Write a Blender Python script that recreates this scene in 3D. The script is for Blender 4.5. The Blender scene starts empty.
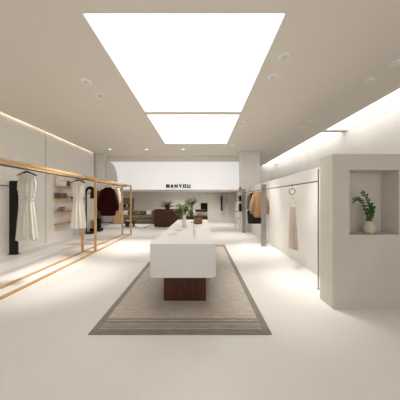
import bpy, bmesh, math, random
from mathutils import Vector, Matrix
random.seed(7)
PI = math.pi
SC = bpy.context.scene
COL = SC.collection
H = 1.35

# ------------------------------------------------------------------ materials
def srgb(r, g, b):
    f = lambda c: (c/255/12.92) if c/255 <= .04045 else ((c/255+.055)/1.055)**2.4
    return (f(r), f(g), f(b), 1)

def mat(name, col, rough=.6, noise=0.0, scale=8, bump=0.0, bscale=40, metal=0, stretch=(1, 1, 1), spec=.5, sheen=0, trans=0, coat=0):
    m = bpy.data.materials.new(name); m.use_nodes = True
    nt = m.node_tree; b = nt.nodes['Principled BSDF']
    b.inputs['Base Color'].default_value = col
    b.inputs['Roughness'].default_value = rough
    b.inputs['Metallic'].default_value = metal
    b.inputs['Specular IOR Level'].default_value = spec
    if sheen: b.inputs['Sheen Weight'].default_value = sheen
    if trans: b.inputs['Transmission Weight'].default_value = trans
    if coat: b.inputs['Coat Weight'].default_value = coat
    tc = nt.nodes.new('ShaderNodeTexCoord'); mp = nt.nodes.new('ShaderNodeMapping')
    mp.inputs['Scale'].default_value = stretch
    nt.links.new(tc.outputs['Object'], mp.inputs['Vector'])
    if noise:
        n = nt.nodes.new('ShaderNodeTexNoise'); n.inputs['Scale'].default_value = scale; n.inputs['Detail'].default_value = 6
        nt.links.new(mp.outputs['Vector'], n.inputs['Vector'])
        r = nt.nodes.new('ShaderNodeValToRGB')
        r.color_ramp.elements[0].position = .3; r.color_ramp.elements[1].position = .7
        r.color_ramp.elements[0].color = tuple(c*(1-noise) for c in col[:3])+(1,)
        r.color_ramp.elements[1].color = tuple(min(1, c*(1+noise)) for c in col[:3])+(1,)
        nt.links.new(n.outputs['Fac'], r.inputs['Fac']); nt.links.new(r.outputs['Color'], b.inputs['Base Color'])
    if bump:
        n = nt.nodes.new('ShaderNodeTexNoise'); n.inputs['Scale'].default_value = bscale; n.inputs['Detail'].default_value = 5
        nt.links.new(mp.outputs['Vector'], n.inputs['Vector'])
        u = nt.nodes.new('ShaderNodeBump'); u.inputs['Strength'].default_value = bump; u.inputs['Distance'].default_value = .01
        nt.links.new(n.outputs['Fac'], u.inputs['Height']); nt.links.new(u.outputs['Normal'], b.inputs['Normal'])
    return m

def emit(name, col, s):
    m = bpy.data.materials.new(name); m.use_nodes = True
    nt = m.node_tree; b = nt.nodes['Principled BSDF']
    b.inputs['Base Color'].default_value = (.8, .8, .8, 1)
    b.inputs['Emission Color'].default_value = col; b.inputs['Emission Strength'].default_value = s
    return m

M = dict(
    floor=mat('polished_microcement', (.83, .81, .78, 1), .38, .03, 1.2, .03, 9, spec=.5),
    wall=mat('cream_plaster', (.86, .835, .795, 1), .75, .03, 2.5, .08, 14, spec=.2),
    ceiling=mat('ceiling_paint', (.80, .74, .665, 1), .9, .01, 2, spec=.1),
    block=mat('shade_toned_plaster', (.64, .60, .54, 1), .7, .03, 3, .1, 16, spec=.2),  # wall plaster darkened so the backlit face's shade sits in the colour
    backwall=mat('rear_plaster', (.78, .75, .705, 1), .8, .02, 2, spec=.2),
    oak=mat('oak', (.58, .36, .165, 1), .5, .16, 5, .1, 20, stretch=(14, 1, 14), spec=0.3),
    oak_v=mat('oak_upright', (.58, .36, .165, 1), .5, .16, 5, .1, 20, stretch=(14, 14, 1), spec=0.3),
    walnut=mat('mahogany_veneer', (.080, .024, .014, 1), .38, .30, 3, .05, 30, stretch=(9, 9, 1), spec=0.3),
    tabletop=mat('satin_white_lacquer', (.84, .815, .78, 1), .4, .01, 3, spec=.3),
    greymetal=mat('brushed_steel', (.36, .345, .33, 1), .38, .06, 30, metal=.85, stretch=(1, 1, .05)),
    darkmetal=mat('bronze_metal', (.10, .085, .075, 1), .35, metal=.8),
    black=mat('matte_black', (.008, .007, .007, 1), .5, .2, 20, spec=0.25),
    blackfab=mat('black_fabric', (.018, .016, .016, 1), .9, .2, 30, .2, 90, sheen=.2, spec=0.1),
    cream=mat('cream_satin', (.74, .70, .63, 1), .5, .05, 8, .12, 60, sheen=.2, spec=0.2),
    cream2=mat('ivory_crepe', (.74, .69, .61, 1), .6, .05, 8, .12, 60, sheen=.2, spec=0.2),
    maroon=mat('burgundy_knit', (.026, .0045, .0035, 1), .9, .15, 30, .3, 120, stretch=(3, 3, 1), spec=0.05),
    tanknit=mat('camel_knit', (.42, .245, .125, 1), .9, .12, 25, .3, 90, sheen=.2, spec=0.1),
    tan=mat('tan_pleats', (.47, .31, .18, 1), .8, .06, 14, .2, 60, spec=0.1),
    taupe=mat('taupe_cloth', (.52, .44, .375, 1), .8, .05, 12, .2, 80, sheen=.2, spec=0.1),
    pale=mat('pale_linen', (.55, .50, .45, 1), .85, .05, 14, .2, 80),
    greyfab=mat('grey_cloth', (.22, .215, .21, 1), .9, .1, 14, .2, 80),
    sofa=mat('olive_velvet', (.17, .125, .08, 1), .8, .12, 10, .2, 60, sheen=.2, spec=0.1),
    pillow=mat('ivory_cushion_cloth', (.60, .55, .48, 1), .9, .05, 20, .2, 90),
    olive=mat('brown_cushion_cloth', (.14, .095, .055, 1), .9, .1, 20, .2, 90),
    leaf=mat('fresh_leaf', (.19, .29, .035, 1), .45, .35, 12, spec=0.25),
    dleaf=mat('deep_green_leaf', (.030, .095, .012, 1), .4, .3, 14, spec=0.2),
    gleaf=mat('grey_green_leaf', (.075, .085, .055, 1), .6, .3, 14, spec=0.15),
    stem=mat('plant_stem', (.10, .12, .035, 1), .6),
    bark=mat('twig_bark', (.10, .065, .04, 1), .8),
    ceramic=mat('ivory_ceramic', (.62, .57, .44, 1), .55, .04, 10, .1, 30),
    whitecer=mat('white_ceramic', (.76, .73, .68, 1), .3),
    petal=mat('white_petal', (.80, .78, .74, 1), .6),
    wicker=mat('woven_rush', (.22, .13, .062, 1), .7, .5, 60, .6, 80),
    paperbox=mat('white_card', (.82, .80, .77, 1), .6, .02, 10),
    brownbox=mat('brown_leather', (.13, .070, .04, 1), .5, .2, 12, .2, 60),
    gold=mat('brushed_brass', (.50, .33, .13, 1), .3, metal=1),
    mauve=mat('mauve_card', (.42, .28, .22, 1), .7, .06, 10),
    orange=mat('amber_wood', (.45, .23, .09, 1), .5, .15, 12),
    darkgrey=mat('charcoal_panel', (.10, .095, .088, 1), .7, .06, 10),
    rim=mat('light_rim', (.88, .86, .82, 1), .5),
    glassw=mat('clear_glass', (.95, .96, .95, 1), .03, trans=1),
)
M['letter'] = mat('sign_letter_black', (.02, .012, .010, 1), .5)
M['panel_light'] = emit('ceiling_diffuser', (1, .98, .95, 1), 1.7)
M['cove_light'] = emit('cove_diffuser', (1, .98, .95, 1), 1.8)
M['strip'] = emit('led_strip', (1, .88, .68, 1), 15)
M['bulb'] = emit('downlight_lens', (1, .94, .86, 1), .22)
M['bulb'].node_tree.nodes['Principled BSDF'].inputs['Base Color'].default_value = (.16, .15, .14, 1)
M['bulb_bright'] = emit('downlight_lens_lit', (1, .92, .80, 1), 3)
M['signface'] = emit('backlit_sign_face', (.97, .975, 1, 1), .32)

# rug
def rug_mat():
    m = bpy.data.materials.new('woven_rug'); m.use_nodes = True
    nt = m.node_tree; L = nt.links; N = nt.nodes; b = N['Principled BSDF']; b.inputs['Roughness'].default_value = 1.75
    b.inputs['Specular IOR Level'].default_value = .1
    tc = N.new('ShaderNodeTexCoord'); sp = N.new('ShaderNodeSeparateXYZ'); L.new(tc.outputs['Object'], sp.inputs[0])
    def math_(op, a, bb=None, c=None):
        n = N.new('ShaderNodeMath'); n.operation = op
        for i, v in enumerate((a, bb, c)):
            if v is None: continue
            if isinstance(v, (int, float)): n.inputs[i].default_value = v
            else: L.new(v, n.inputs[i])
        return n.outputs[0]
    ax = math_('ABSOLUTE', sp.outputs['X'])
    side = math_('GREATER_THAN', ax, .92-.075)
    y = math_('ADD', math_('ABSOLUTE', sp.outputs['Y']), -1.71)      # 0.29 at the ends
    r = N.new('ShaderNodeValToRGB'); r.color_ramp.interpolation = 'CONSTANT'
    e = r.color_ramp.elements
    e[0].position = 0; e[0].color = (0, 0, 0, 1)
    e[1].position = .02; e[1].color = (.75, .75, .75, 1)
    for p, v in ((.055, .25), (.075, .9), (.115, .35), (.135, .7), (.20, .45), (.215, 1)):
        q = e.new(p); q.color = (v, v, v, 1)
    L.new(y, r.inputs[0])
    bands = N.new('ShaderNodeRGBToBW'); L.new(r.outputs[0], bands.inputs[0])
    k = math_('MAXIMUM', math_('MULTIPLY', side, .85), bands.outputs[0])
    # weave
    mp = N.new('ShaderNodeMapping'); mp.inputs['Scale'].default_value = (3, 22, 1); L.new(tc.outputs['Object'], mp.inputs[0])
    n1 = N.new('ShaderNodeTexNoise'); n1.inputs['Scale'].default_value = 2.2; n1.inputs['Detail'].default_value = 6; L.new(mp.outputs[0], n1.inputs['Vector'])
    n2 = N.new('ShaderNodeTexNoise'); n2.inputs['Scale'].default_value = 75; n2.inputs['Detail'].default_value = 3; L.new(tc.outputs['Object'], n2.inputs['Vector'])
    mx = N.new('ShaderNodeMix'); mx.data_type = 'RGBA'; L.new(k, mx.inputs[0])
    mx.inputs[6].default_value = (.55, .50, .44, 1); mx.inputs[7].default_value = (.265, .23, .19, 1)
    w = math_('ADD', math_('MULTIPLY', n1.outputs['Fac'], .55), math_('MULTIPLY', n2.outputs['Fac'], 1.0))
    w = math_('ADD', math_('MULTIPLY', w, 1.5), -.16)
    mm = N.new('ShaderNodeMix'); mm.data_type = 'RGBA'; mm.blend_type = 'MULTIPLY'; mm.inputs[0].default_value = 1
    L.new(mx.outputs[2], mm.inputs[6]); cb = N.new('ShaderNodeCombineColor')
    for i in range(3): L.new(w, cb.inputs[i])
    L.new(cb.outputs[0], mm.inputs[7]); L.new(mm.outputs[2], b.inputs['Base Color'])
    bp = N.new('ShaderNodeBump'); bp.inputs['Strength'].default_value = .5; bp.inputs['Distance'].default_value = .01
    L.new(n2.outputs['Fac'], bp.inputs['Height']); L.new(bp.outputs[0], b.inputs['Normal'])
    return m
M['rug'] = rug_mat()

# ------------------------------------------------------------------ mesh helpers
class MB:
    def __init__(s): s.bm = bmesh.new()
    def box(s, x0, x1, y0, y1, z0, z1, bev=0, seg=2, only_vertical=False):
        r = bmesh.ops.create_cube(s.bm, size=1)
        v = r['verts']
        bmesh.ops.scale(s.bm, vec=(x1-x0, y1-y0, z1-z0), verts=v)
        bmesh.ops.translate(s.bm, vec=((x0+x1)/2, (y0+y1)/2, (z0+z1)/2), verts=v)
        if bev:
            es = list({e for q in v for e in q.link_edges})
            if only_vertical: es = [e for e in es if abs(e.verts[0].co.z-e.verts[1].co.z) > 1e-4]
            bmesh.ops.bevel(s.bm, geom=es, offset=bev, segments=seg, profile=.5, affect='EDGES')
        return s
    def tube(s, pts, rad, n=10, closed=False, caps=True):
        pts = [Vector(p) for p in pts]; K = len(pts)
        rads = rad if isinstance(rad, (list, tuple)) else [rad]*K
        rings = []; prev = None
        for i, p in enumerate(pts):
            if closed: d = pts[(i+1) % K]-pts[(i-1) % K]
            else: d = pts[min(i+1, K-1)]-pts[max(i-1, 0)]
            d.normalize()
            if prev is None:
                u = d.orthogonal().normalized()
            else:
                u = (prev-d*prev.dot(d)).normalized()
            prev = u; w = d.cross(u)
            rings.append([s.bm.verts.new(p+rads[i]*(math.cos(2*PI*j/n)*u+math.sin(2*PI*j/n)*w)) for j in range(n)])
        R = K if closed else K-1
        for i in range(R):
            a, b = rings[i], rings[(i+1) % K]
            for j in range(n): s.bm.faces.new((a[j], a[(j+1) % n], b[(j+1) % n], b[j]))
        if caps and not closed:
            s.bm.faces.new(rings[0][::-1]); s.bm.faces.new(rings[-1])
        return s
    def lathe(s, prof, c=(0, 0, 0), n=32, cap0=True, cap1=True):
        rings = []
        for r, z in prof:
            rings.append([s.bm.verts.new((c[0]+r*math.cos(2*PI*j/n), c[1]+r*math.sin(2*PI*j/n), c[2]+z)) for j in range(n)])
        for i in range(len(rings)-1):
            a, b = rings[i], rings[i+1]
            for j in range(n): s.bm.faces.new((a[j], a[(j+1) % n], b[(j+1) % n], b[j]))
        if cap0: s.bm.faces.new(rings[0][::-1])
        if cap1: s.bm.faces.new(rings[-1])
        return s
    def loft(s, rings, cap0=False, cap1=False):
        R = [[s.bm.verts.new(p) for p in r] for r in rings]; n = len(R[0])
        for i in range(len(R)-1):
            a, b = R[i], R[i+1]
            for j in range(n): s.bm.faces.new((a[j], a[(j+1) % n], b[(j+1) % n], b[j]))
        if cap0: s.bm.faces.new(R[0][::-1])
        if cap1: s.bm.faces.new(R[-1])
        return s
    def prism(s, pts, y0, y1):
        """outline in x,z extruded along y"""
        a = [s.bm.verts.new((p[0], y0, p[1])) for p in pts]; b = [s.bm.verts.new((p[0], y1, p[1])) for p in pts]; n = len(pts)
        s.bm.faces.new(a); s.bm.faces.new(b[::-1])
        for i in range(n): s.bm.faces.new((a[i], b[i], b[(i+1) % n], a[(i+1) % n]))
        return s
    def ball(s, c, r, sub=2, sc=(1, 1, 1)):
        q = bmesh.ops.create_icosphere(s.bm, subdivisions=sub, radius=r)
        bmesh.ops.scale(s.bm, vec=sc, verts=q['verts']); bmesh.ops.translate(s.bm, vec=c, verts=q['verts']); return s
    def leaf(s, p, d, L, W, up=Vector((0, 0, 1)), curl=.15):
        p = Vector(p); d = Vector(d).normalized(); side = d.cross(up)
        if side.length < 1e-3: side = Vector((1, 0, 0))
        side.normalize(); nn = side.cross(d).normalized()
        prev = None; v0 = s.bm.verts.new(p)
        rows = []
        for t, w in ((.2, .6), (.45, 1), (.75, .7)):
            c = p+d*L*t-nn*curl*L*t*t
            rows.append((s.bm.verts.new(c-side*W/2*w+nn*W*.12), s.bm.verts.new(c), s.bm.verts.new(c+side*W/2*w+nn*W*.12)))
        e = s.bm.verts.new(p+d*L-nn*curl*L)
        a = rows[0]; s.bm.faces.new((v0, a[1], a[0])); s.bm.faces.new((v0, a[2], a[1]))
        for a, b in zip(rows, rows[1:]):
            s.bm.faces.new((a[0], a[1], b[1], b[0])); s.bm.faces.new((a[1], a[2], b[2], b[1]))
        a = rows[-1]; s.bm.faces.new((a[0], a[1], e)); s.bm.faces.new((a[1], a[2], e))
        return s
    def build(s, name, m, parent=None, smooth=False, loc=None, solid=0, rot=None):
        bmesh.ops.recalc_face_normals(s.bm, faces=s.bm.faces)
        me = bpy.data.meshes.new(name); s.bm.to_mesh(me); s.bm.free()
        if smooth:
            me.polygons.foreach_set('use_smooth', [True]*len(me.polygons))
            me.set_sharp_from_angle(angle=math.radians(smooth if smooth > 1 else 40))
        me.materials.append(m)
        o = bpy.data.objects.new(name, me); COL.objects.link(o)
        if loc: o.location = loc
        if rot: o.rotation_euler = rot
        if parent: o.parent = parent
        if solid:
            md = o.modifiers.new('thickness', 'SOLIDIFY'); md.thickness = solid; md.offset = 0
        return o

def thing(name, label, cat, loc=(0, 0, 0), rz=0, group=None):
    o = bpy.data.objects.new(name, None); COL.objects.link(o); o.empty_display_size = .1
    o.location = loc; o.rotation_euler = (0, 0, rz); o['label'] = label; o['category'] = cat
    if group: o['group'] = group
    return o
def tag(o, label, cat, group=None):
    o['label'] = label; o['category'] = cat
    if group: o['group'] = group
    return o
def struct(name, mb, m, smooth=False):
    o = mb.build(name, m, smooth=smooth); o['kind'] = 'structure'; return o

# ------------------------------------------------------------------ room shell
CZ = 3.45          # ceiling height
struct('floor', MB().box(-6.4, 4.6, -2.2, 12.5, -.1, 0), M['floor'])
c = MB()           # ceiling with the two openings of the large light
SX0, SX1 = -1.345, .962
P1 = (2.245, 4.78); P2 = (4.92, 7.5)
c.box(-4.772, SX0, -2.2, 8.97, CZ, CZ+.12)
c.box(-6.4, SX0, 8.97, 12.5, CZ, CZ+.12)
c.box(SX1, 3.73, -2.2, 12.5, CZ, CZ+.12)
c.box(SX0, SX1, -2.2, P1[0], CZ, CZ+.12)
c.box(SX0, SX1, P1[1], P2[0], CZ, CZ+.12)
c.box(SX0, SX1, P2[1], 12.5, CZ, CZ+.12)
c.box(4.41, 4.6, -2.2, 12.5, CZ, CZ+.12)
c.box(-5.0, -4.7, -2.2, 8.97, CZ+.12, CZ+.2)   # cover over the cove slot
for y0, y1 in ((-2.2, 3.4), (6.03, 6.22), (11.6, 11.85), (12.3, 12.5)):
    c.box(3.73, 4.41, y0, y1, CZ, CZ+.12)
struct('ceiling', c, M['ceiling'])
# left wall with shelf recess
w = MB()
RY0, RY1 = 6.52, 7.95
w.box(-5.1, -4.80, -2.2, 6.165, 0, CZ+.12)
w.box(-5.1, -4.84, 6.165, 6.20, 0, CZ+.12)
w.box(-5.1, -4.80, 6.20, 8.97, 0, CZ+.12)
struct('wall_left', w, M['wall'])
struct('wall_left_rear', MB().box(-6.4, -6.2, 8.97, 12.3, 0, CZ), M['backwall'])
struct('wall_left_return', MB().box(-6.4, -5.1, 8.87, 8.97, 0, CZ), M['wall'])
struct('wall_back', MB().box(-6.4, 4.6, 12.3, 12.5, 0, CZ), M['backwall'])
struct('wall_right', MB().box(4.41, 4.6, -2.2, 12.3, 0, CZ), M['wall'])
struct('wall_front', MB().box(-5.1, -4.3, -2.4, -2.2, 0, CZ+.2).box(4.0, 4.6, -2.4, -2.2, 0, CZ+.2).box(-4.3, 4.0, -2.4, -2.2, 3.1, CZ+.2), M['wall'])   # unseen; front opening added to let in fill light
# header over the rear lounge
struct('wall_header', MB().box(-6.2, 2.08, 9.52, 12.3, 1.84, 3.45), M['wall'])
struct('wall_header_return', MB().box(-6.2, -4.46, 9.2, 9.52, 1.84, 3.45), M['wall'])
# column
struct('wall_column', MB().box(1.70, 2.55, 8.62, 8.95, 0, CZ, .012), M['wall'], smooth=True)
# low right partition behind rods
struct('wall_partition', MB().box(2.08, 2.2, 2.74, 8.62, 0, 1.93, .01), M['wall'], smooth=True)
struct('wall_rear_right', MB().box(2.08, 2.2, 8.95, 12.3, 0, CZ), M['wall'])
# niche block (solid around a recess)
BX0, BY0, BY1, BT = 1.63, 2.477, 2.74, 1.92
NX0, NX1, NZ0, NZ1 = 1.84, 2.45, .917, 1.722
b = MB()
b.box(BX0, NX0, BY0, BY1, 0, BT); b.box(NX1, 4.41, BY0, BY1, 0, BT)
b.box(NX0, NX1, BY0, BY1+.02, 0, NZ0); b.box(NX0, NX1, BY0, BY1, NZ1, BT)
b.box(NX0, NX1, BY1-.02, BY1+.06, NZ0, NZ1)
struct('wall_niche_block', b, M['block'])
# led strip in left cove
o = MB().box(-4.798, -4.775, -2.1, 8.9, CZ+.10, CZ+.115).build('led_strip', M['strip'])
tag(o, 'warm light strip in the slot between left wall and ceiling', 'light strip')

# sign face on header
s_ = thing('illuminated_sign_panel', 'large white glowing panel above the rear lounge with dark lettering', 'sign panel', (0, 9.5, 1.84))
MB().box(-4.40, 1.86, -.03, .015, 0.0, 1.32, .006).build('panel_face', M['signface'], s_)
# letters
GL = {'S': ['1111', '1000', '1111', '0001', '1111'], 'A': ['0110', '1001', '1001', '1111', '1001'], 'N': ['1001', '1101', '1011', '1001', '1001'],
      'Y': ['1001', '1001', '0110', '0110', '0110'], 'O': ['1111', '1001', '1001', '1001', '1111'], 'U': ['1001', '1001', '1001', '1001', '1111']}
def letter(ch, w, h):
    mb = MB(); t = .052; y0, y1 = -.05, -.03
    def bar(x0, z0, x1, z1):
        d = Vector((x1-x0, 0, z1-z0)); L = d.length; d.normalize(); p = Vector((d.z, 0, -d.x))*t/2
        a = Vector((x0, 0, z0)); bq = Vector((x1, 0, z1))
        pts = [a-p, bq-p, bq+p, a+p]; mb.prism([(q.x, q.z) for q in pts], y0, y1)
    e = t/2
    if ch == 'S':
        bar(0, h-e, w, h-e); bar(e, h-t, e, h/2); bar(0, h/2, w, h/2); bar(w-e, h/2, w-e, t); bar(0, e, w, e)
    if ch == 'A':
        bar(e, 0, w/2-.01, h-.01); bar(w-e, 0, w/2+.01, h-.01); bar(w*.28, h*.32, w*.72, h*.32)
    if ch == 'N':
        bar(e, 0, e, h); bar(w-e, 0, w-e, h); bar(e, h-.02, w-e, .02)
    if ch == 'Y':
        bar(e, h, w/2, h*.45); bar(w-e, h, w/2, h*.45); bar(w/2, h*.5, w/2, 0)
    if ch == 'O':
        bar(0, h-e, w, h-e); bar(0, e, w, e); bar(e, t, e, h-t); bar(w-e, t, w-e, h-t)
    if ch == 'U':
        bar(e, h, e, t); bar(w-e, h, w-e, t); bar(0, e, w, e)
    return mb
x = -1.655
for ch in 'SANYOU':
    letter(ch, .165, .165).build('letter', M['letter'], s_, loc=(x, 0, .085)); x += .1985
# quarter arch at left end of sign
pts = [(-4.44, 1.845), (-3.93, 1.845), (-3.93, 2.1)]
for i in range(1, 13):
    a = i/12*PI/2; pts.append((-4.44+.51*math.cos(a), 2.25+.93*math.sin(a)))
struct('trim_1', MB().prism(pts, 9.38, 9.468), M['wall'])

# ------------------------------------------------------------------ lights
def lightpanel(name, label, x0, x1, y0, y1, m, cat='light panel', group=None):
    t = thing(name, label, cat, ((x0+x1)/2, (y0+y1)/2, CZ), 0, group)
    hx, hy = (x1-x0)/2, (y1-y0)/2
    MB().box(-hx+.004, hx-.004, -hy+.004, hy-.004, .03, .05).build('diffuser', m, t)
    f = MB(); g = .012
    for q in ((-hx, -hx+g, -hy, hy), (hx-g, hx, -hy, hy), (-hx+g, hx-g, -hy, -hy+g), (-hx+g, hx-g, hy-g, hy)):
        f.box(q[0]+.001 if q[0] < 0 else q[0], q[1]-.001 if q[1] > 0 else q[1], q[2]+.001 if q[2] < 0 else q[2], q[3]-.001 if q[3] > 0 else q[3], .001, .03)
    f.build('frame', M['rim'], t)
lightpanel('ceiling_light_panel', 'huge glowing white ceiling panel nearest the camera', SX0, SX1, P1[0], P1[1], M['panel_light'])
lightpanel('ceiling_light_panel', 'glowing white ceiling panel directly behind the huge nearest one', SX0, SX1, P2[0], P2[1], M['panel_light'])
lightpanel('linear_ceiling_light', 'long bright ceiling light along right wall, nearest section', 3.73, 4.41, 3.4, 6.03, M['cove_light'])
lightpanel('linear_ceiling_light', 'long bright ceiling light along right wall, middle section before the column', 3.73, 4.41, 6.22, 11.6, M['cove_light'])
lightpanel('linear_ceiling_light', 'short bright ceiling light end beside the column, far right', 3.73, 4.41, 11.85, 12.3, M['cove_light'])

def spot(parent, power, size=44, blend=1, loc=(0, 0, -.035), tilt=0):
    l = bpy.data.lights.new('spot_lamp', 'SPOT'); l.energy = power; l.spot_size = math.radians(size); l.spot_blend = blend
    l.color = (1, .95, .88); l.shadow_soft_size = .12
    o = bpy.data.objects.new('spot_lamp', l); COL.objects.link(o); o.parent = parent; o.location = loc; o.rotation_euler = (0, math.radians(-tilt), 0)
LX, RX, RX2 = -2.02, 1.2, 2.92
downs = [(-2.03, 3.53, 'nearest of the left row'), (-2.02, 4.0, 'second of the left row'), (-2.03, 5.83, 'third of the left row'), (-2.0, 6.36, 'fourth of the left row'),
         (-3.75, 8.24, 'leftmost of the far row of three'), (-2.24, 8.24, 'middle of the far row of three'), (-.74, 8.24, 'rightmost of the far row of three, behind the light panel'),
         (1.22, 2.92, 'nearest beside right edge of the light panel'), (1.23, 3.39, 'second beside right edge of the light panel'), (1.21, 5.25, 'third beside right edge of the light panel'),
         (1.18, 5.75, 'fourth beside right edge of the light panel'), (1.17, 7.57, 'farthest beside right edge of the light panel'),
         (2.98, 3.05, 'outer right row, nearest and cut by frame edge'), (2.94, 3.5, 'outer right row, second'), (2.9, 5.32, 'outer right row, third'), (2.88, 5.79, 'outer right row, fourth'), (2.88, 7.78, 'outer right row, farthest')]
for i, (x, y, lb) in enumerate(downs):
    t = thing('recessed_downlight', 'small round recessed ceiling downlight, '+lb, 'downlight', (x, y, CZ), 0, 'recessed ceiling downlights')
    MB().lathe([(.052, -.001), (.050, -.022), (.058, -.028), (.085, -.012), (.092, -.001)], n=28, cap0=False, cap1=False).build('trim_ring', M['rim'], t, smooth=True)
    MB().lathe([(.049, -.014), (.035, -.006), (.016, -.005)], n=24).build('lens', M['bulb_bright' if y > 8 else 'bulb'], t, smooth=True)
    P = 380 if x < 0 else 230
    if x > 2: P = 30
    if y > 8: P = 130
    tilt = 0
    if abs(y-4.0) < .01 or abs(y-6.36) < .01: tilt = -27; P = 340
    if abs(y-3.39) < .01 or abs(y-5.75) < .01: tilt = 14
    if abs(y-3.53) < .01: tilt = -8; P = 270
    if abs(y-2.92) < .01: P = 110
    spot(t, P, 46 if x < 0 else 42, 1, (0, 0, -.035), tilt)

# rear lounge lights (hidden in the header soffit) 
for x, y, lb in ((-3.7, 10.6, 'above the sofa'), (-1.4, 11.2, 'above the dark counter'), (.9, 10.8, 'above the rear clothes rod')):
    t = thing('recessed_downlight', 'small round downlight in the rear lounge soffit '+lb, 'downlight', (x, y, 1.84), 0, 'rear soffit downlights')
    MB().lathe([(.030, -.001), (.030, -.010), (.044, -.010), (.046, -.001)], n=24, cap0=False, cap1=False).build('trim_ring', M['rim'], t, smooth=True)
    MB().lathe([(.029, -.006), (.015, -.003)], n=20).build('lens', M['bulb'], t)
    spot(t, 80, 160, 1)

# ------------------------------------------------------------------ display table and rug
r = MB().box(-.92, .92, -2.0, 2.0, 0, .012, .004).build('area_rug', M['rug'], loc=(-.21, 4.0, 0))
tag(r, 'large beige woven rug with darker striped border under white table', 'rug')
t = thing('display_table', 'long white block-topped display table on dark red wood plinth', 'table', (-.22, 4.0, .012))
top = MB().box(-.415, .405, -1.57, 1.5, .39, .800, .07, 8, only_vertical=True)
bmesh.ops.bevel(top.bm, geom=[e for e in top.bm.edges if abs(e.verts[0].co.z-e.verts[1].co.z) < 1e-5 and len(e.link_faces) == 2 and any(abs(f.normal.z) > .9 for f in e.link_faces) and not all(abs(f.normal.z) > .9 for f in e.link_faces)], offset=.006, segments=2, affect='EDGES')
top.build('tabletop', M['tabletop'], t, smooth=30)
MB().box(-.275, .285, -1.345, 1.2, 0, .39, .003).build('plinth', M['walnut'], t)
TT = .812

# ------------------------------------------------------------------ oak rack, left
t = thing('garment_rack', 'long double-framed oak clothes rack standing along the left side', 'clothes rack', (-2.9, 5.16, 0))
XF, XR, zt, th = .2, -.13, 1.92, .05
for yy in (-2.6, 0, 2.6):
    for xx in (XF, XR):
        MB().box(xx-th, xx, yy-.025, yy+.025, .03, zt-.045, .003).build('post', M['oak_v'], t)
    MB().box(XR, XF-th, yy-.02, yy+.02, zt-.041, zt-.004, .002).build('cross_bar', M['oak'], t)
    MB().box(XR, XF-th, yy-.02, yy+.02, .004, .028, .002).build('floor_cross_bar', M['oak'], t)
for xx in (XF, XR):
    MB().box(xx-th, xx, -2.63, 2.63, zt-.045, zt, .003).build('top_rail', M['oak'], t)
    MB().box(xx-th, xx, -2.63, 2.63, 0, .03, .003).build('floor_rail', M['oak'], t)
MB().tube([(0, -2.62, zt-.06), (0, 2.62, zt-.06)], .011, 12).build('hanging_rod', M['darkmetal'], t, smooth=True)
for yy in (-2.6, 0, 2.6):
    MB().tube([(0, yy, zt-.05), (0, yy, zt-.03)], .006, 8).build('rod_hanger', M['darkmetal'], t)
RODZ = zt-.06

# ------------------------------------------------------------------ hangers & garments
def hanger(name, label, x, y, rodz, m, half=.19, drop=.09, rod_r=.011, metal=None, bar=False, group=None, slim=.007, gap=.055):
    """hook over a rod running along y at height rodz; shoulders along x"""
    t = thing(name, label, 'hanger', (x, y, rodz), 0, group)
    R = rod_r+.004
    hk = [(R*math.cos(a)*1.0, 0, R*math.sin(a)+.001) for a in [PI*(-.15)+i*PI*1.15/10 for i in range(11)]]
    hk = [(-p[0], 0, p[2]) for p in hk][::-1]
    hk = [(-p[0], 0, p[2]) for p in hk]
    hk = hk[::-1]
    path = hk+[(-R*.6, 0, -.02), (0, 0, -.035), (0, 0, -gap-.01)]
    MB().tube(path, .0028, 8).build('hook', metal or M['darkmetal'], t, smooth=True)
    z0 = -gap; n = 8; pts = []; rd = []
    for i in range(2*n+1):
        u = (i-n)/n; pts.append((u*half, 0, z0-drop*abs(u)**1.25-.004)); rd.append(slim*(1.25-.4*abs(u)))
    MB().tube(pts, rd, 10).build('shoulder_bar', m, t, smooth=True)
    if bar: MB().tube([(-half*.93, 0, z0-drop*.92), (half*.93, 0, z0-drop*.92)], .004, 8).build('trouser_bar', m, t, smooth=True)
    return t

def body(mb, prof, n=72, folds=9, amp=.012, seed=0, rows=40, sq=1.0, asym=0):
    """prof: (z, halfwidth, halfdepth, foldfactor, xoffset)"""
    rnd = random.Random(seed); ph = [rnd.uniform(0, 6.28) for _ in range(4)]
    zs = [p[0] for p in prof]; R = []
    for k in range(rows+1):
        z = zs[0]+(zs[-1]-zs[0])*k/rows
        for i in range(len(prof)-1):
            a, b = prof[i], prof[i+1]
            if a[0] >= z >= b[0]-1e-9: break
        u = (a[0]-z)/(a[0]-b[0]); u = u*u*(3-2*u)*.5+u*.5
        hw, hd, ff, xo = [a[q]+(b[q]-a[q])*u for q in (1, 2, 3, 4)]
        ring = []
        for j in range(n):
            th_ = 2*PI*j/n
            f = amp*ff*(math.sin(folds*th_+ph[0]+.6*math.sin(z*5+ph[1]))+.55*math.sin((folds*1.0+4)*th_+ph[2]+z*2)+.3*math.sin((2*folds+3)*th_+ph[3]))
            cx = math.cos(th_); sy = math.sin(th_)
            cx2 = math.copysign(abs(cx)**sq, cx)
            ring.append((xo+(hw+f*.5)*cx2, (hd+f)*sy, z-(asym*ff*cx if k == rows else 0)))
        R.append(ring)
    mb.loft(R)
    return mb

def sleeve(mb, path, rads, n=16, seed=0):
    rnd = random.Random(seed)
    R = []
    for i, (p, r) in enumerate(zip(path, rads)):
        rx, ry = r; ring = []
        for j in range(n):
            a = 2*PI*j/n; k = 1+.10*math.sin(3*a+i*1.1+seed)
            ring.append((p[0]+rx*k*math.cos(a), p[1]+ry*k*math.sin(a), p[2]+p[3]*math.cos(a)))
        R.append(ring)
    mb.loft(R); return mb

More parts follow.
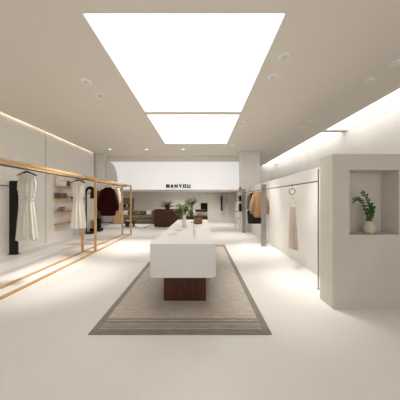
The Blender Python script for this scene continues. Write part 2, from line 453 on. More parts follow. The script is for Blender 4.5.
def dress(label, x, y, m, seed, L=1.1, w=1.0):
    zt_ = RODZ-.075
    hanger('clothes_hanger', 'black hanger holding '+label[1], x, y, RODZ, M['black'], half=.162*w, drop=.065, gap=.035, slim=.013)
    t = thing('sleeveless_dress', label[0], 'dress', (x, y, zt_), 0, 'dresses on the oak rack')
    pr = [(.006, .088, .020, .05, 0), (-.02, .100, .028, .1, 0), (-.06, .115*w, .036, .15, 0), (-.12, .124*w, .05, .4, 0), (-.24, .130*w, .062, .7, 0),
          (-.36, .118*w, .056, .7, 0), (-.415, .098*w, .044, .35, 0), (-.44, .101*w, .046, .4, 0), (-.56, .116*w, .058, .9, .0), (-.85, .146*w, .072, 1.2, .004), (-L, .168*w, .080, 1.4, .006)]
    body(MB(), pr, 110, 9, .0135, seed, 64).build('dress_body', m, t, smooth=60, solid=.003)
    rr = [[(.108*w*math.cos(a)*q, .056*math.sin(a)*q, -.425+dz) for a in [2*PI*j/40 for j in range(40)]] for q, dz in ((1.05, .013), (1.1, .005), (1.1, -.005), (1.05, -.013))]
    MB().loft(rr).build('waistband', m, t, smooth=True, solid=.003)
    # draped cowl folds at the neck
    cw = MB()
    for k in range(4):
        pts = []
        for i in range(13):
            u = (i-6)/6; pts.append((u*(.085+.012*k)*w, -.034-.016*math.cos(u*PI/2)-.002*k, -.02-(.035+.045*k)*(1-u*u)))
        cw.tube(pts, [.003+.004*math.cos((i-6)/6*PI/2) for i in range(13)], 8)
    cw.build('cowl_drape', m, t, smooth=True)
    # shoulder flutter
    for sx in (-1, 1):
        MB().prism([(sx*.095*w, -.03), (sx*.125*w, -.05), (sx*.150*w, -.16), (sx*.152*w, -.27), (sx*.135*w, -.20), (sx*.12*w, -.08)], -.012, .012).build('shoulder_drape', m, t, smooth=True)

dress(('cream sleeveless midi dress with draped neck, nearest on the oak rack', 'the nearest cream dress'), -2.9, 3.33, M['cream'], 1)
dress(('ivory sleeveless midi dress in front of the wall shelves, second on the oak rack', 'the ivory dress by the wall shelves'), -2.9, 4.72, M['cream2'], 5, w=1.0)

def sweater(name, label, x, y, z, m, W=.31, L=.86, seed=3, cuffs=True, group=None, bw=.22, sl=.62):
    t = thing(name, label, 'sweater' if 'sweater' in name else 'shirt', (x, y, z), 0, group)
    pr = [(.0, .085, .028, .05, 0), (-.02, .12, .03, .1, 0), (-.05, .175, .036, .2, 0), (-.12, bw, .055, .6, 0), (-.35, bw+.01, .07, 1, 0), (-.62, bw+.02, .075, 1.3, 0), (-L+.08, bw+.01, .075, 1.3, 0), (-L+.02, bw-.02, .07, 1.2, 0), (-L, bw-.05, .062, 1.0, 0)]
    body(MB(), pr, 90, 10, .009, seed, 50).build('torso', m, t, smooth=60, solid=.004)
    MB().loft([[(q*.088*math.cos(a), q*.032*math.sin(a), dz) for a in [2*PI*j/40 for j in range(40)]] for q, dz in ((1.05, -.008), (1.06, .004), (.96, .010))]).build('neck_band', m, t, smooth=True, solid=.004)
    for sx in (-1, 1):
        pth, rr = [], []
        for i in range(15):
            u = i/14
            pth.append((sx*(.155+(W-.155)*min(1, u*1.35)**.8*(1 if u < .85 else 1-.06*(u-.85)/.15)), -.012*math.sin(u*3), -.055-sl*u-.02*math.sin(u*3), 0))
            rr.append((.045+.012*math.sin(u*PI)-.012*(u > .9), .045+.02*math.sin(u*PI)))
        sleeve(MB(), pth, rr, 16, seed+sx).build('sleeve', m, t, smooth=60, solid=.004)
        if cuffs:
            p = pth[-1]
            MB().loft([[(p[0]+.036*math.cos(a), p[1]+.036*math.sin(a), p[2]+dz) for a in [2*PI*j/16 for j in range(16)]] for dz in (.02, -.03)]).build('cuff', m, t, smooth=True, solid=.004)
    return t
hanger('clothes_hanger', 'light wooden hanger holding the burgundy sweater', -2.9, 6.24, RODZ, M['oak'], half=.175, drop=.075, metal=M['gold'], gap=.05, slim=.011)
sweater('knit_sweater', 'dark burgundy batwing sweater hanging on the oak rack', -2.9, 6.24, RODZ-.125, M['maroon'], W=.29, L=.88, bw=.225, sl=.66, cuffs=False, group=None)
hanger('clothes_hanger', 'dark hanger holding pale top behind the burgundy sweater', -2.9, 6.62, RODZ, M['black'], half=.17, drop=.05)
sweater('linen_shirt', 'pale linen top mostly hidden behind the burgundy sweater', -2.9, 6.62, RODZ-.075, M['pale'], W=.205, L=.72, seed=8, bw=.16, sl=.5, cuffs=False)
hanger('clothes_hanger', 'wooden hanger holding the tan pleated dress on the oak rack', -2.9, 7.0, RODZ, M['oak'], half=.16, drop=.05)
t = thing('pleated_dress', 'long tan pleated dress hanging farthest along the oak rack', 'dress', (-2.9, 7.0, RODZ-.06))
body(MB(), [(0, .06, .02, .05, 0), (-.03, .12, .03, .1, 0), (-.07, .15, .035, .3, 0), (-.4, .14, .05, .7, 0), (-.8, .155, .06, 1.2, 0), (-1.27, .175, .066, 1.3, 0)], 130, 17, .011, 4, 40).build('dress_body', M['tan'], t, smooth=60, solid=.003)
MB().loft([[(.143*math.cos(a), .056*math.sin(a), z) for a in [2*PI*j/40 for j in range(40)]] for z in (-.42, -.46)]).build('waistband', M['tan'], t, smooth=True, solid=.004)

# ------------------------------------------------------------------ right rods
t = thing('garment_rod_stand', 'grey metal rod stand with flat uprights along the right partition', 'clothes rack', (1.78, 3.03, 0))
MB().box(-.010, .006, -.01, .01, .0, 1.82, .003).build('upright', M['greymetal'], t)
MB().box(-.018, .015, -.02, .02, 0, .008, .002).build('foot_plate', M['greymetal'], t)
MB().box(-.03, .115, 2.77, 2.80, 0, 1.81, .003).build('flat_upright', M['greymetal'], t)
MB().box(-.07, .06, 5.22, 5.25, 0, 1.80, .003).build('flat_upright', M['greymetal'], t)
MB().tube([(-.0, -.0, 1.635), (-.02, 5.27, 1.655)], .010, 12).build('rod', M['darkmetal'], t, smooth=True)
RZ = 1.64
# brass ring and taupe trousers
t = thing('brass_ring', 'round brass ring hanging from the grey rod above taupe garment', 'ring', (1.765, 3.87, RZ-.01))
pts = [(.058*math.cos(2*PI*i/32), 0, -.115+.058*math.sin(2*PI*i/32)) for i in range(32)]
MB().tube(pts, .0095, 10, closed=True).build('ring_band', M['gold'], t, smooth=True)
MB().tube([(.014*math.cos(a), 0, .011+.014*math.sin(a)) for a in [2*PI*i/16 for i in range(16)]]+[], .0022, 6, closed=True).tube([(0, 0, -.002), (0, 0, -.05)], .002, 6).build('cord', M['darkmetal'], t)
t = thing('trouser_hanger', 'small triangular wire hanger below the brass ring', 'hanger', (1.765, 3.87, RZ-.188))
MB().tube([(-.012, 0, -.006), (-.014, 0, .012), (0, 0, .020), (.012, 0, .010), (.008, 0, -.012), (0, 0, -.030), (0, 0, -.05)], .0026, 8).build('hook', M['gold'], t, smooth=True)
MB().tube([(0, 0, -.045), (-.08, 0, -.205), (.08, 0, -.205)], .0045, 8, closed=True).build('wire_frame', M['oak'], t, smooth=True)
t = thing('folded_trousers', 'taupe pleated trousers draped from small hanger by right partition', 'trousers', (1.775, 3.87, 1.215))
body(MB(), [(.02, .046, .012, .1, 0), (0, .048, .016, .3, 0), (-.2, .056, .028, .8, 0), (-.5, .070, .036, 1.0, .006), (-.82, .084, .04, 1.2, .012)], 90, 7, .010, 12, 36, asym=.02).build('trouser_legs', M['taupe'], t, smooth=60, solid=.003)
MB().tube([(-.046, 0, .024), (.046, 0, .024)], .010, 10).build('folded_top', M['taupe'], t, smooth=True)
# camel sweater + black garment
hanger('clothes_hanger', 'wooden hanger holding the camel sweater on the grey rod', 1.765, 6.15, 1.647, M['oak'], half=.17, drop=.05, rod_r=.010, metal=M['gold'], gap=.05)
sweater('camel_sweater', 'camel knit sweater hanging on grey rod by right partition', 1.79, 6.15, 1.647-.07, M['tanknit'], W=.25, L=.76, seed=21, bw=.18, sl=.56)
hanger('clothes_hanger', 'dark hanger holding the black coat behind the camel sweater', 1.76, 6.55, 1.648, M['black'], half=.16, drop=.05, rod_r=.010)
hanger('clothes_hanger', 'dark hanger holding the grey shirt behind the camel sweater', 1.76, 6.85, 1.649, M['black'], half=.16, drop=.05, rod_r=.010)
t = thing('black_coat', 'black coat hanging lowest behind the camel sweater', 'coat', (1.79, 6.55, 1.648-.07))
body(MB(), [(0, .06, .02, .05, 0), (-.03, .14, .03, .1, 0), (-.1, .16, .04, .3, 0), (-.55, .17, .05, .7, -.02), (-.60, .235, .07, 1.0, -.04), (-1.0, .215, .07, 1.0, -.03)], 80, 8, .007, 31, 40).build('coat_body', M['blackfab'], t, smooth=60, solid=.003)
MB().tube([(-.07, -.03, .0), (0, -.05, -.06), (.07, -.03, .0)], .010, 8).build('collar', M['blackfab'], t, smooth=True)
t = thing('grey_shirt', 'grey shirt hanging behind the black coat on the grey rod', 'shirt', (1.78, 6.85, 1.649-.075))
body(MB(), [(0, .06, .02, .05, 0), (-.03, .14, .03, .1, 0), (-.1, .15, .04, .3, 0), (-.7, .16, .05, .7, 0)], 80, 8, .007, 33, 30).build('shirt_body', M['greyfab'], t, smooth=60, solid=.003)
for sx in (-1, 1):
    sleeve(MB(), [(sx*(.14+.04*min(1, i/4)), 0, -.06-.06*i, 0) for i in range(9)], [(.04, .04)]*9, 14, 3).build('sleeve', M['greyfab'], t, smooth=60, solid=.003)

# ------------------------------------------------------------------ left black post and rod
t = thing('garment_rod_stand', 'wide black upright with metal rod beside the left wall', 'clothes rack', (-4.66, 4.98, 0))
MB().box(-.10, .10, -.02, .02, 0, 1.83, .003).build('flat_upright', M['black'], t)
MB().box(-.11, .13, -.06, .06, 0, .008, .002).build('foot_plate', M['black'], t)
MB().tube([(0, -.02, 1.69), (0, -4.0, 1.69)], .012, 12).build('rod', M['darkmetal'], t, smooth=True)
MB().box(-.10, .10, -4.02, -3.98, 0, 1.83, .003).build('flat_upright', M['black'], t)

# ------------------------------------------------------------------ left wall shelves
for z, lb in ((1.82, 'top'), (1.405, 'second from top'), (.985, 'third from top'), (.575, 'lowest')):
    o = MB().box(0, .22, 0, RY1-RY0-.015, -.05, 0, .003).build('wall_shelf', M['oak'], loc=(-4.8, RY0+.008, z))
    tag(o, f'oak wall shelf in the left wall recess, {lb}', 'shelf', 'oak wall shelves')
def at_shelf(px, off=.10):
    X = -4.8+off; return X, X*200/(px-201)
def boxbag(name, label, cat, x, y, z, w, d, h, m, handle=True, m2=None, hh=.06):
    t = thing(name, label, cat, (x, y, z))
    MB().box(-w/2, w/2, -d/2, d/2, 0, h, .006).build('bag_body', m, t)
    if handle:
        MB().tube([(-w*.22, 0, h-.006)]+[(-w*.22*math.cos(a), 0, h+hh*math.sin(a)) for a in [PI*i/8 for i in range(1, 8)]]+[(w*.22, 0, h-.006)], .005, 8).build('handle', m2 or m, t, smooth=True)
    return t
# items face the room (+x); wall seen obliquely so depth spans matter
def sitem(px, off=.11): return at_shelf(px, off)
x, y = sitem(61)
t = thing('paper_carrier', 'white square carrier with printed face on the top wall shelf', 'bag', (x, y, 1.82))
MB().box(-.07, .07, -.17, .17, 0, .29, .004).build('bag_body', M['paperbox'], t)
MB().tube([(.072, -.06, .22), (.080, -.055, .16), (.080, 0, .13), (.080, .055, .16), (.072, .06, .22)], .004, 8).build('handle', M['darkmetal'], t, smooth=True)
x, y = sitem(68)
t = thing('picture_frame', 'small dark frame on the top shelf beside white carrier', 'picture frame', (x, y, 1.82))
MB().box(-.015, .015, -.11, .11, 0, .20, .004).build('frame', M['black'], t)
MB().box(.015, .018, -.075, .075, .035, .165).build('picture', M['brownbox'], t)
x, y = sitem(61)
t = thing('leather_handbag', 'brown leather handbag on the second wall shelf', 'handbag', (x, y, 1.405))
MB().box(-.08, .08, -.19, .19, 0, .18, .02, 3).build('bag_body', M['brownbox'], t, smooth=True)
MB().tube([(0, -.09, .17)]+[(0, -.09*math.cos(a), .18+.11*math.sin(a)) for a in [PI*i/8 for i in range(0, 9)]]+[(0, .09, .17)], .006, 8).build('handle', M['brownbox'], t, smooth=True)
MB().box(.08, .088, -.03, .03, .10, .13, .003).build('clasp', M['gold'], t)
x, y = sitem(69)
o = MB().lathe([(.03, 0), (.042, .03), (.045, .08), (.03, .10), (.028, .12)]).build('ceramic_cup', M['whitecer'], loc=(x, y, 1.405), smooth=True)
tag(o, 'small white ceramic cup on the second wall shelf', 'cup')
x, y = sitem(72)
t = thing('dark_shoe', 'dark low shoe beside the white cup on the wall shelf', 'shoe', (x, y+.05, 1.405))
MB().tube([(0, -.12, .03), (0, -.06, .035), (0, .0, .04), (0, .08, .05), (0, .12, .05)], [.018, .032, .034, .036, .028], 12).build('upper', M['black'], t, smooth=True)
MB().box(-.035, .035, -.13, .13, 0, .012, .004).build('sole', M['brownbox'], t)
x, y = sitem(61.5)
t = thing('knot_ornament', 'small dark knotted ornament on the third wall shelf', 'ornament', (x, y, .985))
k = MB()
for a in range(3):
    c0 = (a-1)*.09
    k.tube([(.045*math.sin(2*PI*i/20)*math.sin(a+.5), c0+.05*math.cos(2*PI*i/20), .068+.055*math.sin(2*PI*i/20)) for i in range(20)], .012, 8, closed=True)
k.build('knotted_loops', M['darkgrey'], t, smooth=True)
MB().lathe([(.09, 0), (.09, .012), (.02, .018)], n=24).build('base', M['brownbox'], t, smooth=True)

# ------------------------------------------------------------------ arc lamp and things at left corner
t = thing('arc_floor_lamp', 'black arched floor lamp with round dome shade near left corner', 'floor lamp', (-4.45, 8.1, 0))
MB().lathe([(.21, 0), (.21, .03), (.19, .04), (.02, .045)], n=40).build('base', M['black'], t, smooth=True)
pts = [(-.19, 0, .03), (-.20, 0, .6), (-.20, 0, 1.1), (-.20, 0, 1.5)]; rd = [.026]*4
for i in range(1, 11):
    a = PI-i/10*PI; pts.append((-.055+.145*math.cos(a), 0, 1.66+.19*math.sin(a))); rd.append(.030+.006*i)
MB().tube(pts, rd, 14).build('pole', M['black'], t, smooth=True)
MB().lathe([(.06, .30), (.10, .27), (.128, .19), (.135, .08), (.136, 0), (.128, 0), (.12, .08), (.08, .2)], n=32, cap1=False).build('shade', M['black'], t, smooth=True, loc=(.11, 0, 1.41))
MB().ball((0, 0, 0), .068, 3, (1, 1, 1.3)).build('glass_globe', M['whitecer'], t, smooth=True, loc=(-.085, 0, 1.66))
MB().tube([(-.085, 0, 1.74), (-.085, 0, 1.83)], .004, 6).build('globe_cord', M['black'], t)
t = thing('side_plinth', 'low black plinth in the left rear corner by arched lamp', 'plinth', (-4.50, 8.62, 0))
MB().box(-.22, .22, -.16, .16, .02, .14, .006).build('body', M['black'], t)
MB().box(-.20, .20, -.14, .14, 0, .02).build('recessed_base', M['darkgrey'], t)
boxbag('tan_tote', 'tan woven tote bag on the low black plinth in left corner', 'bag', -4.61, 8.60, .14, .18, .13, .34, M['tan'], True, M['brownbox'], hh=.12)
boxbag('black_box_bag', 'tall black bag beside the tan tote on the plinth', 'bag', -4.40, 8.60, .14, .16, .12, .42, M['black'], hh=.05)

# charcoal tall panel & white cabinet behind the rack (rear left)
o = MB().box(-.18, .18, -.04, .04, 0, 1.83, .004).build('charcoal_divider', M['darkgrey'], loc=(-5.70, 11.05, 0))
tag(o, 'tall charcoal panel in rear left corner behind the oak rack', 'divider')
t = thing('white_cabinet', 'low white cabinet behind the burgundy sweater in rear left corner', 'cabinet', (-5.40, 11.95, 0))
MB().box(-.33, .33, -.25, .25, .04, .55, .006).build('body', M['paperbox'], t)
for sx in (-1, 1):
    d = MB().box(-.155, .155, -.268, -.252, .06, .53, .003).build('door', M['paperbox'], t, loc=(sx*.162, 0, 0))
    MB().box(-.01, .01, -.285, -.268, .28, .36, .002).build('handle', M['greymetal'], d, loc=(-sx*.12, 0, 0))
MB().box(-.3, .3, -.22, .22, 0, .04).build('toe_kick', M['darkgrey'], t)

# ------------------------------------------------------------------ sofa group
SY = 11.5
o = thing('lounge_rug', 'pale rug with thin dark border under the sofa', 'rug', (-3.9, 10.55, 0))
MB().box(-1.25, 1.25, -1.08, 1.08, 0, .010, .002).build('rug_field', M['floor'], o)
q = MB()
for a in ((-1.22, 1.22, -1.06, -1.0), (-1.22, 1.22, 1.0, 1.06), (-1.22, -1.17, -1.0, 1.0), (1.17, 1.22, -1.0, 1.0)): q.box(a[0], a[1], a[2], a[3], .010, .013)
q.build('rug_border', M['darkgrey'], o)
t = thing('lounge_sofa', 'long olive brown sofa against the rear wall', 'sofa', (-3.72, SY+.05, .013))
MB().box(-1.05, 1.12, -.35, .42, .06, .30, .03, 3).build('sofa_base', M['sofa'], t, smooth=True)
for i in range(3):
    MB().box(-.335, .335, -.38, .18, 0, .15, .045, 4).build('seat_cushion', M['sofa'], t, smooth=True, loc=(-.67+.69*i+.02, 0, .30))
    MB().box(-.335, .335, 0, .2, 0, .28, .06, 4).build('back_cushion', M['sofa'], t, smooth=True, loc=(-.67+.69*i+.02, .17, .44), rot=(-.08, 0, 0))
MB().box(-1.07, 1.14, .32, .46, .28, .68, .04, 3).build('sofa_back', M['sofa'], t, smooth=True)
for sx in (-1.1, 1.04): MB().box(0, .13, -.38, .42, .06, .58, .05, 4).build('arm', M['sofa'], t, smooth=True, loc=(sx, 0, 0))
for x in (-.98, 1.0):
    for yy in (-.3, .36): MB().tube([(x, yy, 0), (x, yy, .07)], .02, 8).build('foot', M['black'], t)
def pillow(label, x, y, z, s, m, rx=-.3):
    n = 14; mb = MB(); V = {}
    for side in (-1, 1):
        for i in range(n+1):
            for j in range(n+1):
                u, v = i/n*2-1, j/n*2-1
                if side == 1 and (i in (0, n) or j in (0, n)): V[side, i, j] = V[-1, i, j]; continue
                k = ((1-u**4)*(1-v**4))**.5
                pin = 1-.06*(1-u*u)-.0
                V[side, i, j] = mb.bm.verts.new((u*s/2*(1-.07*(1-v*v)), side*s*.19*k, s/2+v*s/2*(1-.07*(1-u*u))))
    for side in (-1, 1):
        for i in range(n):
            for j in range(n): mb.bm.faces.new((V[side, i, j], V[side, i+1, j], V[side, i+1, j+1], V[side, i, j+1]))
    o = mb.build('throw_pillow', m, smooth=60, loc=(x, y, z), rot=(rx, 0, 0)); return tag(o, label, 'pillow', 'pillows on the sofa')
pillow('ivory throw pillow at the left end of the olive sofa', -4.35, 11.43, .475, .30, M['pillow'])
pillow('brown throw pillow in the middle of the olive sofa', -3.6, 11.43, .475, .29, M['olive'])
pillow('ivory throw pillow at the right end of olive sofa', -2.98, 11.43, .475, .30, M['pillow'])
t = thing('low_coffee_table', 'low dark coffee table in front of the olive sofa', 'coffee table', (-3.62, 10.15, .013))
MB().lathe([(.0001, .24), (.31, .24), (.33, .25), (.33, .27), (.31, .28), (.0001, .28)], n=36, cap0=False, cap1=False).build('tabletop', M['black'], t, smooth=True)
for a in (0.3, PI-.3, 1.5*PI): MB().box(-.05, .05, -.03, .03, 0, .24, .01).build('leg', M['walnut'], t, loc=(.2*math.cos(a), .2*math.sin(a), 0))
o = MB().box(-.12, .12, -.08, .08, 0, .025, .003).build('magazine', M['pillow'], loc=(-3.68, 10.1, .293)); tag(o, 'pale magazine lying on the low dark coffee table', 'magazine')
t = thing('wall_picture', 'mauve square artwork with dark and white shape above sofa left', 'picture', (-4.52, 12.27, .74))
MB().box(-.38, .38, -.02, .03, 0, .72, .004).build('frame', M['brownbox'], t)
MB().box(-.35, .35, -.026, -.02, .03, .69).build('canvas', M['mauve'], t)
q = MB(); q.prism([(-.22, .16), (-.26, .28), (-.16, .36), (-.05, .30), (.05, .30), (.16, .36), (.26, .28), (.22, .16), (.08, .2), (-.08, .2)], -.032, -.026)
q.build('dark_motif', M['black'], t)
MB().lathe([(.0001, 0), (.075, 0), (.075, .004), (.0001, .004)], n=20, cap0=False, cap1=False).build('white_motif', M['whitecer'], t, loc=(0, -.033, .27), rot=(PI/2, 0, 0))

# ------------------------------------------------------------------ counter
t = thing('reception_counter', 'dark mahogany box counter behind the white display table', 'counter', (-1.6, 10.0, 0))
MB().box(-.75, .55, 0, .75, .03, .86, .004).build('body', M['walnut'], t)
MB().box(-.76, .56, -.01, .76, .86, .885, .003).build('countertop', M['walnut'], t)
MB().box(-.72, .52, .03, .72, 0, .03).build('plinth', M['black'], t)
for i in range(1, 3): MB().box(-.75+.433*i-.003, -.75+.433*i+.003, -.003, .0, .05, .85).build('panel_joint', M['black'], t)
t = thing('mahogany_bench', 'low mahogany display bench right of the tall counter', 'bench', (-.42, 9.0, 0))
MB().box(-.5, .72, 0, .6, .46, .62, .004).build('seat_slab', M['walnut'], t)
for sx in (-.42, .56): MB().box(0, .08, .03, .57, 0, .46, .003).build('leg_panel', M['walnut'], t, loc=(sx, 0, 0))
# folded clothes & boxes on the bench
for i, (lb, m, w) in enumerate((('lowest mauve folded sweater on the mahogany bench', M['mauve'], .24), ('middle pale folded sweater on mahogany bench stack', M['pale'], .235), ('topmost grey-pink folded sweater on mahogany bench stack', M['taupe'], .23))):
    t = thing('folded_sweater', lb, 'folded clothes', (.06, 9.25, .62+.062*i), 0, 'folded clothes on the bench')
    MB().box(-w, w, -.18, .18, .0, .030, .013, 3).build('lower_fold', m, t, smooth=True)
    MB().box(-w+.004, w-.006, -.178, .178, .031, .061, .013, 3).build('upper_fold', m, t, smooth=True)
t = thing('mahogany_box', 'flat mahogany box on top of the folded clothes', 'box', (-.03, 9.25, .807))
MB().box(-.23, .23, -.15, .15, 0, .07, .004).build('box_base', M['walnut'], t); MB().box(-.235, .235, -.155, .155, .07, .11, .004).build('lid', M['walnut'], t)
o = thing('counter_screen', 'upright black screen behind the mahogany bench', 'screen', (.16, 10.3, 0))
MB().box(-.175, .175, -.015, .015, .75, 1.20, .006).build('screen_panel', M['black'], o)
MB().box(-.15, .15, -.018, -.015, .78, 1.17).build('display', M['blackfab'], o)
MB().tube([(0, .02, .008), (0, .02, .8)], .018, 10).build('stand_pole', M['black'], o)
MB().lathe([(.16, 0), (.16, .012), (.02, .016)], n=28).build('stand_base', M['black'], o, smooth=True)

# plants helper
def bush(mb_leaf, mb_stem, c, n, spread, h0, h1, L, W, seed, lean=0, droop=.2, bare=.25):
    rnd = random.Random(seed)
    for i in range(n):
        a = rnd.uniform(0, 2*PI); r = spread*rnd.uniform(.35, 1); h = rnd.uniform(h0, h1)
        p0 = Vector(c); p3 = p0+Vector((r*math.cos(a)+lean*h, r*math.sin(a)*.75, h))
        pts = []
        for k in range(7):
            u = k/6; p = p0.lerp(p3, u); p.z = p0.z+(h)*(u**.85)+.0; p.x = p0.x+(p3.x-p0.x)*u**1.5; p.y = p0.y+(p3.y-p0.y)*u**1.5; pts.append(p)
        mb_stem.tube(pts, [.003-.0003*k for k in range(7)], 5)
        for k in range(14):
            u = bare+(1-bare)*k/13; q = u*6; i0 = min(5, int(q)); p = pts[i0].lerp(pts[i0+1], q-i0)
            d = (pts[i0+1]-pts[i0]).normalized(); aa = rnd.uniform(0, 2*PI)
            dd = d*.5+Vector((math.cos(aa), math.sin(aa), rnd.uniform(-.3, .5)))
            mb_leaf.leaf(p, dd, L*rnd.uniform(.6, 1.1), W*rnd.uniform(.7, 1.1), curl=droop*rnd.uniform(0, 1.5))
t = thing('grey_shrub_pot', 'grey-green leafy plant spreading over the mahogany counter', 'potted plant', (-1.75, 10.45, .885))
MB().lathe([(.09, 0), (.11, .02), (.12, .09), (.11, .10), (.10, .09), (.001, .085)], n=28, cap1=False).build('pot', M['brownbox'], t, smooth=True)
lf, st = MB(), MB(); bush(lf, st, (0, 0, .05), 40, .50, .08, .38, .12, .04, 2, droop=.3)
lf.build('foliage', M['gleaf'], t); st.build('stems', M['bark'], t)
t = thing('white_flower_vase', 'bouquet of white flowers with dark leaves behind the green sprig', 'flowers in a vase', (-.44, 9.3, .62))
MB().lathe([(.06, 0), (.085, .04), (.09, .14), (.05, .24), (.045, .28), (.055, .30), (.048, .298), (.04, .27)], n=28, cap1=False).build('vase', M['darkgrey'], t, smooth=True)
lf, st, fl = MB(), MB(), MB(); bush(lf, st, (0, 0, .27), 20, .34, .34, .58, .12, .05, 11, droop=.3, bare=.5)
rnd = random.Random(5)
for i in range(17):
    a = rnd.uniform(0, 6.28); r = rnd.uniform(.03, .27); c0 = (r*math.cos(a)+.03, r*math.sin(a)*.5-.16, .27+rnd.uniform(.34, .55))
    st.tube([(0, 0, .26), (c0[0]*.4, c0[1]*.4, .26+(c0[2]-.26)*.6), c0], .003, 5)
    for k in range(14):
        b2 = 2.4*k; dz = -.2+k/14*1.1
        fl.leaf(c0, (math.cos(b2), math.sin(b2), dz), .085, .06, curl=-.3)
lf.build('foliage', M['dleaf'], t); st.build('stems', M['stem'], t); fl.build('blossoms', M['petal'], t)

# ------------------------------------------------------------------ things on the white table
VX, VY = -.335, 3.98
t = thing('slim_vase', 'slim pale vase holding the green leafy branches on the white table', 'vase', (VX, VY, TT))
MB().lathe([(.040, 0), (.043, .01), (.038, .12), (.036, .235), (.034, .24), (.031, .235), (.033, .12), (.034, .015), (.001, .012)], n=32, cap1=False).build('vase_body', M['whitecer'], t, smooth=True)
t = thing('green_branches', 'fresh green leafy branches standing in the slim pale vase', 'branches', (VX, VY, TT+.02))
lf, st = MB(), MB(); bush(lf, st, (0, 0, .0), 24, .21, .30, .46, .070, .045, 21, droop=.3, bare=.62)
lf.build('foliage', M['leaf'], t); st.build('stems', M['stem'], t)
# woven basket with bow handles
t = thing('woven_basket', 'small brown woven basket with loop handles on white table', 'basket', (-.07, 4.55, TT))
MB().lathe([(.080, 0), (.095, .02), (.100, .07), (.086, .13), (.080, .128), (.09, .07), (.084, .02), (.001, .012)], n=32, cap1=False).build('basket_body', M['wicker'], t, smooth=True)
wv = MB()
for z in (.02, .04, .06, .08, .10):
    rr = .096+.004*math.sin(z*40)
    wv.tube([((rr-.10*max(0, z-.08))*math.cos(2*PI*i/40), (rr-.10*max(0, z-.08))*math.sin(2*PI*i/40), z+.004*math.sin(10*2*PI*i/40)) for i in range(40)], .005, 6, closed=True)
wv.build('woven_bands', M['wicker'], t, smooth=True)
for sx in (-1, 1):
    MB().tube([(sx*.045+.042*math.cos(a), -.03*sx, .12+.12*math.sin(a)) for a in [PI*i/12 for i in range(13)]], .008, 8).build('loop_handle', M['wicker'], t, smooth=True)
# candle stick
t = thing('white_candlestick', 'slender white taper candle on small round base, white table', 'candle', (-.115, 3.05, TT))
MB().lathe([(.042, 0), (.044, .004), (.012, .008), (.010, .022), (.001, .022)], n=28, cap1=False).build('base', M['whitecer'], t, smooth=True)
MB().lathe([(.0085, .02), (.0085, .19), (.003, .196)], n=16).build('taper', M['whitecer'], t, smooth=True)
t = thing('glass_tube_vase', 'thin clear glass bud vase beside the white candle', 'vase', (-.085, 2.78, TT))
MB().lathe([(.014, 0), (.014, .13), (.0125, .13), (.0125, .006), (.001, .005)], n=24, cap1=False).build('glass_body', M['glassw'], t, smooth=True)
# eyeglasses and bracelet
t = thing('eyeglasses', 'thin metal eyeglasses lying left near the front of white table', 'glasses', (-.42, 3.0, TT), .5)
for sx in (-1, 1):
    MB().tube([(sx*.034+.024*math.cos(2*PI*i/20), 0, .024+.021*math.sin(2*PI*i/20)) for i in range(20)], .0014, 6, closed=True).build('lens_rim', M['darkmetal'], t, smooth=True)
    MB().tube([(sx*.058, 0, .03), (sx*.062, .06, .025), (sx*.06, .12, .002)], .0016, 6).build('temple', M['darkmetal'], t, smooth=True)
MB().tube([(-.010, 0, .03), (0, 0, .034), (.010, 0, .03)], .0016, 6).build('bridge', M['darkmetal'], t, smooth=True)
o = MB().tube([(.035*math.cos(2*PI*i/28), .035*math.sin(2*PI*i/28), .005) for i in range(28)], .0022, 8, closed=True).tube([(.05+.028*math.cos(2*PI*i/28), .02+.028*math.sin(2*PI*i/28), .005) for i in range(28)], .002, 8, closed=True)
o = o.build('bracelet', M['gold'], loc=(-.42, 3.52, TT), smooth=True); tag(o, 'thin brass bracelet loops lying behind the eyeglasses on white table', 'bracelet')
o = MB().box(-.05, .05, -.035, .035, 0, .014, .004).build('small_dark_tray', M['darkgrey'], loc=(-.2, 4.75, TT)); tag(o, 'small dark tray left of the woven basket on white table', 'tray')

# ------------------------------------------------------------------ niche vase and plant
VX, VY, VZ = 2.17, 2.59, .917
t = thing('round_vase', 'round ivory vase standing in the wall niche', 'vase', (VX, VY, VZ))
MB().lathe([(.042, 0), (.058, .012), (.070, .05), (.072, .085), (.060, .125), (.044, .143), (.040, .152), (.044, .160), (.040, .160), (.036, .150), (.042, .13), (.001, .02)], n=40, cap1=False).build('vase_body', M['ceramic'], t, smooth=True)
t = thing('leafy_stems', 'dark green leafy stems standing in the round ivory niche vase', 'branches', (VX, VY, VZ+.03))
lf, st = MB(), MB()
rnd = random.Random(9)
for tip, mid in (((-.205, -.03, .40), (-.06, -.02, .46)), ((-.09, -.02, .50), (.05, -.0, .34)), ((.055, -.01, .30), (.035, 0, .2)), ((-.03, -.03, .26), (-.03, -.02, .2)), ((.035, .01, .34), (.035, .02, .24))):
    pts = []
    for k in range(13):
        u = k/12; p = Vector((0, 0, 0))*(1-u)**2+Vector(mid)*2*u*(1-u)*1.1+Vector(tip)*u*u; pts.append(p)
    st.tube(pts, [.0055-.0003*k for k in range(13)], 7)
    for k in range(3, 13):
        d = (pts[k]-pts[k-1]).normalized()
        for s_2 in (-1, 1):
            aa = rnd.uniform(-.5, .5)
            sd = Vector((math.cos(aa)*s_2, math.sin(aa), .25))
            if abs(d.x) > .6: sd = Vector((0.1*s_2, math.sin(aa)*.4, s_2*.9))
            lf.leaf(pts[k], d*.7+sd*.9, .042*rnd.uniform(.8, 1.15), .026, curl=.15, up=Vector((rnd.uniform(-.2, .2), -1, .3)))
lf.build('foliage', M['dleaf'], t); st.build('stems', M['stem'], t)

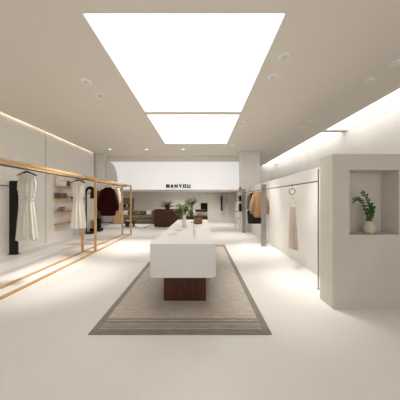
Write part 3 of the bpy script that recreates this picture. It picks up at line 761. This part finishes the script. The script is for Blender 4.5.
# ------------------------------------------------------------------ column shelves
for z, lb in ((1.745, 'top'), (1.31, 'middle'), (.885, 'lowest')):
    o = MB().box(-.31, 0, 0, .215, -.035, 0, .002).build('wall_shelf', M['oak'], loc=(1.755, 8.402, z)); tag(o, f'short oak shelf on the column side, {lb}', 'shelf', 'oak shelves on the column')
boxbag('amber_box', 'small amber wooden box with handle on top column shelf', 'box', 1.665, 8.51, 1.745, .10, .15, .14, M['orange'], True, M['oak'], hh=.09)
boxbag('black_handbag', 'black handbag standing on the middle column shelf', 'handbag', 1.665, 8.51, 1.31, .10, .15, .22, M['black'], True, hh=.05)
boxbag('black_handbag', 'black handbag on lowest column shelf', 'handbag', 1.665, 8.51, .885, .10, .15, .30, M['blackfab'], True, hh=.07)
t = thing('white_stool', 'small round white stool on the floor below column shelves', 'stool', (1.64, 9.25, 0))
MB().lathe([(.08, .43), (.11, .45), (.11, .52), (.09, .54)], n=28).build('seat', M['whitecer'], t, smooth=True)
for a in range(3): MB().tube([(.09*math.cos(a*2.1), .09*math.sin(a*2.1), 0), (.07*math.cos(a*2.1), .07*math.sin(a*2.1), .44)], .012, 8).build('leg', M['whitecer'], t)

# ------------------------------------------------------------------ rear rod with two garments
t = thing('wall_clothes_rod', 'thin rear wall clothes rod under the glowing sign', 'clothes rod', (1.2, 12.0, 1.72))
MB().tube([(-.95, 0, 0), (.85, 0, 0)], .013, 10).build('rod', M['greymetal'], t, smooth=True)
for x in (-.93, .83): MB().tube([(x, 0, 0), (x, .3, 0)], .009, 8).build('bracket', M['greymetal'], t)
def sidehang(label, label2, x, m, hm, L, w, name, seed):
    t = thing('clothes_hanger', label2, 'hanger', (x, 12.0, 1.72))
    MB().tube([(0, -.017, -.005), (0, -.014, .014), (0, 0, .021), (0, .014, .014), (0, .017, -.004), (0, .004, -.03), (0, 0, -.07)], .003, 8).build('hook', hm, t, smooth=True)
    MB().tube([(0, -.17, -.11), (0, -.08, -.08), (0, 0, -.06), (0, .08, -.08), (0, .17, -.11)], .008, 8).build('shoulder_bar', hm, t, smooth=True)
    g = thing(name, label, 'coat' if 'coat' in name else 'dress', (x, 12.0, 1.72-.08))
    body(MB(), [(0, .02, .06, .1, 0), (-.04, .035, .17, .2, 0), (-.2, w*1.2, .20, .8, 0), (-.5, w*.8, .19, 1, 0), (-L, w, .2, 1.3, 0)], 60, 7, .012, seed, 30).build('garment_body', m, g, smooth=60, solid=.003)
    for sy in (-1, 1):
        MB().tube([(0, sy*.16, -.05), (-.01, sy*.22, -.2), (-.012, sy*.235, -.4), (-.01, sy*.22, -L*.72)], [.03, .036, .032, .026], 12).build('sleeve', m, g, smooth=True)
sidehang('black coat hanging side-on from the rear wall rod', 'dark hanger holding the black coat on the rear rod', 1.24, M['blackfab'], M['black'], .92, .05, 'black_coat', 41)
sidehang('pale grey dress hanging right of the black coat on rear rod', 'metal hanger holding the pale grey dress on the rear rod', 1.62, M['pale'], M['greymetal'], 1.05, .022, 'pale_dress', 43)

# ------------------------------------------------------------------ world, camera, view
w = bpy.data.worlds.new('world'); SC.world = w; w.use_nodes = True
w.node_tree.nodes['Background'].inputs[0].default_value = (1, .97, .94, 1); w.node_tree.nodes['Background'].inputs[1].default_value = .95  # fill light, enters through the added front opening
cd = bpy.data.cameras.new('camera'); cd.sensor_width = 36; cd.lens = 18; cd.shift_x = -1/400; cd.clip_end = 60
cam = bpy.data.objects.new('camera', cd); COL.objects.link(cam); cam.location = (0, 0, H); cam.rotation_euler = (PI/2, 0, 0)
SC.camera = cam
vs = SC.view_settings; vs.view_transform = 'Standard'; vs.look = 'None'; vs.gamma = 1; vs.exposure = .27
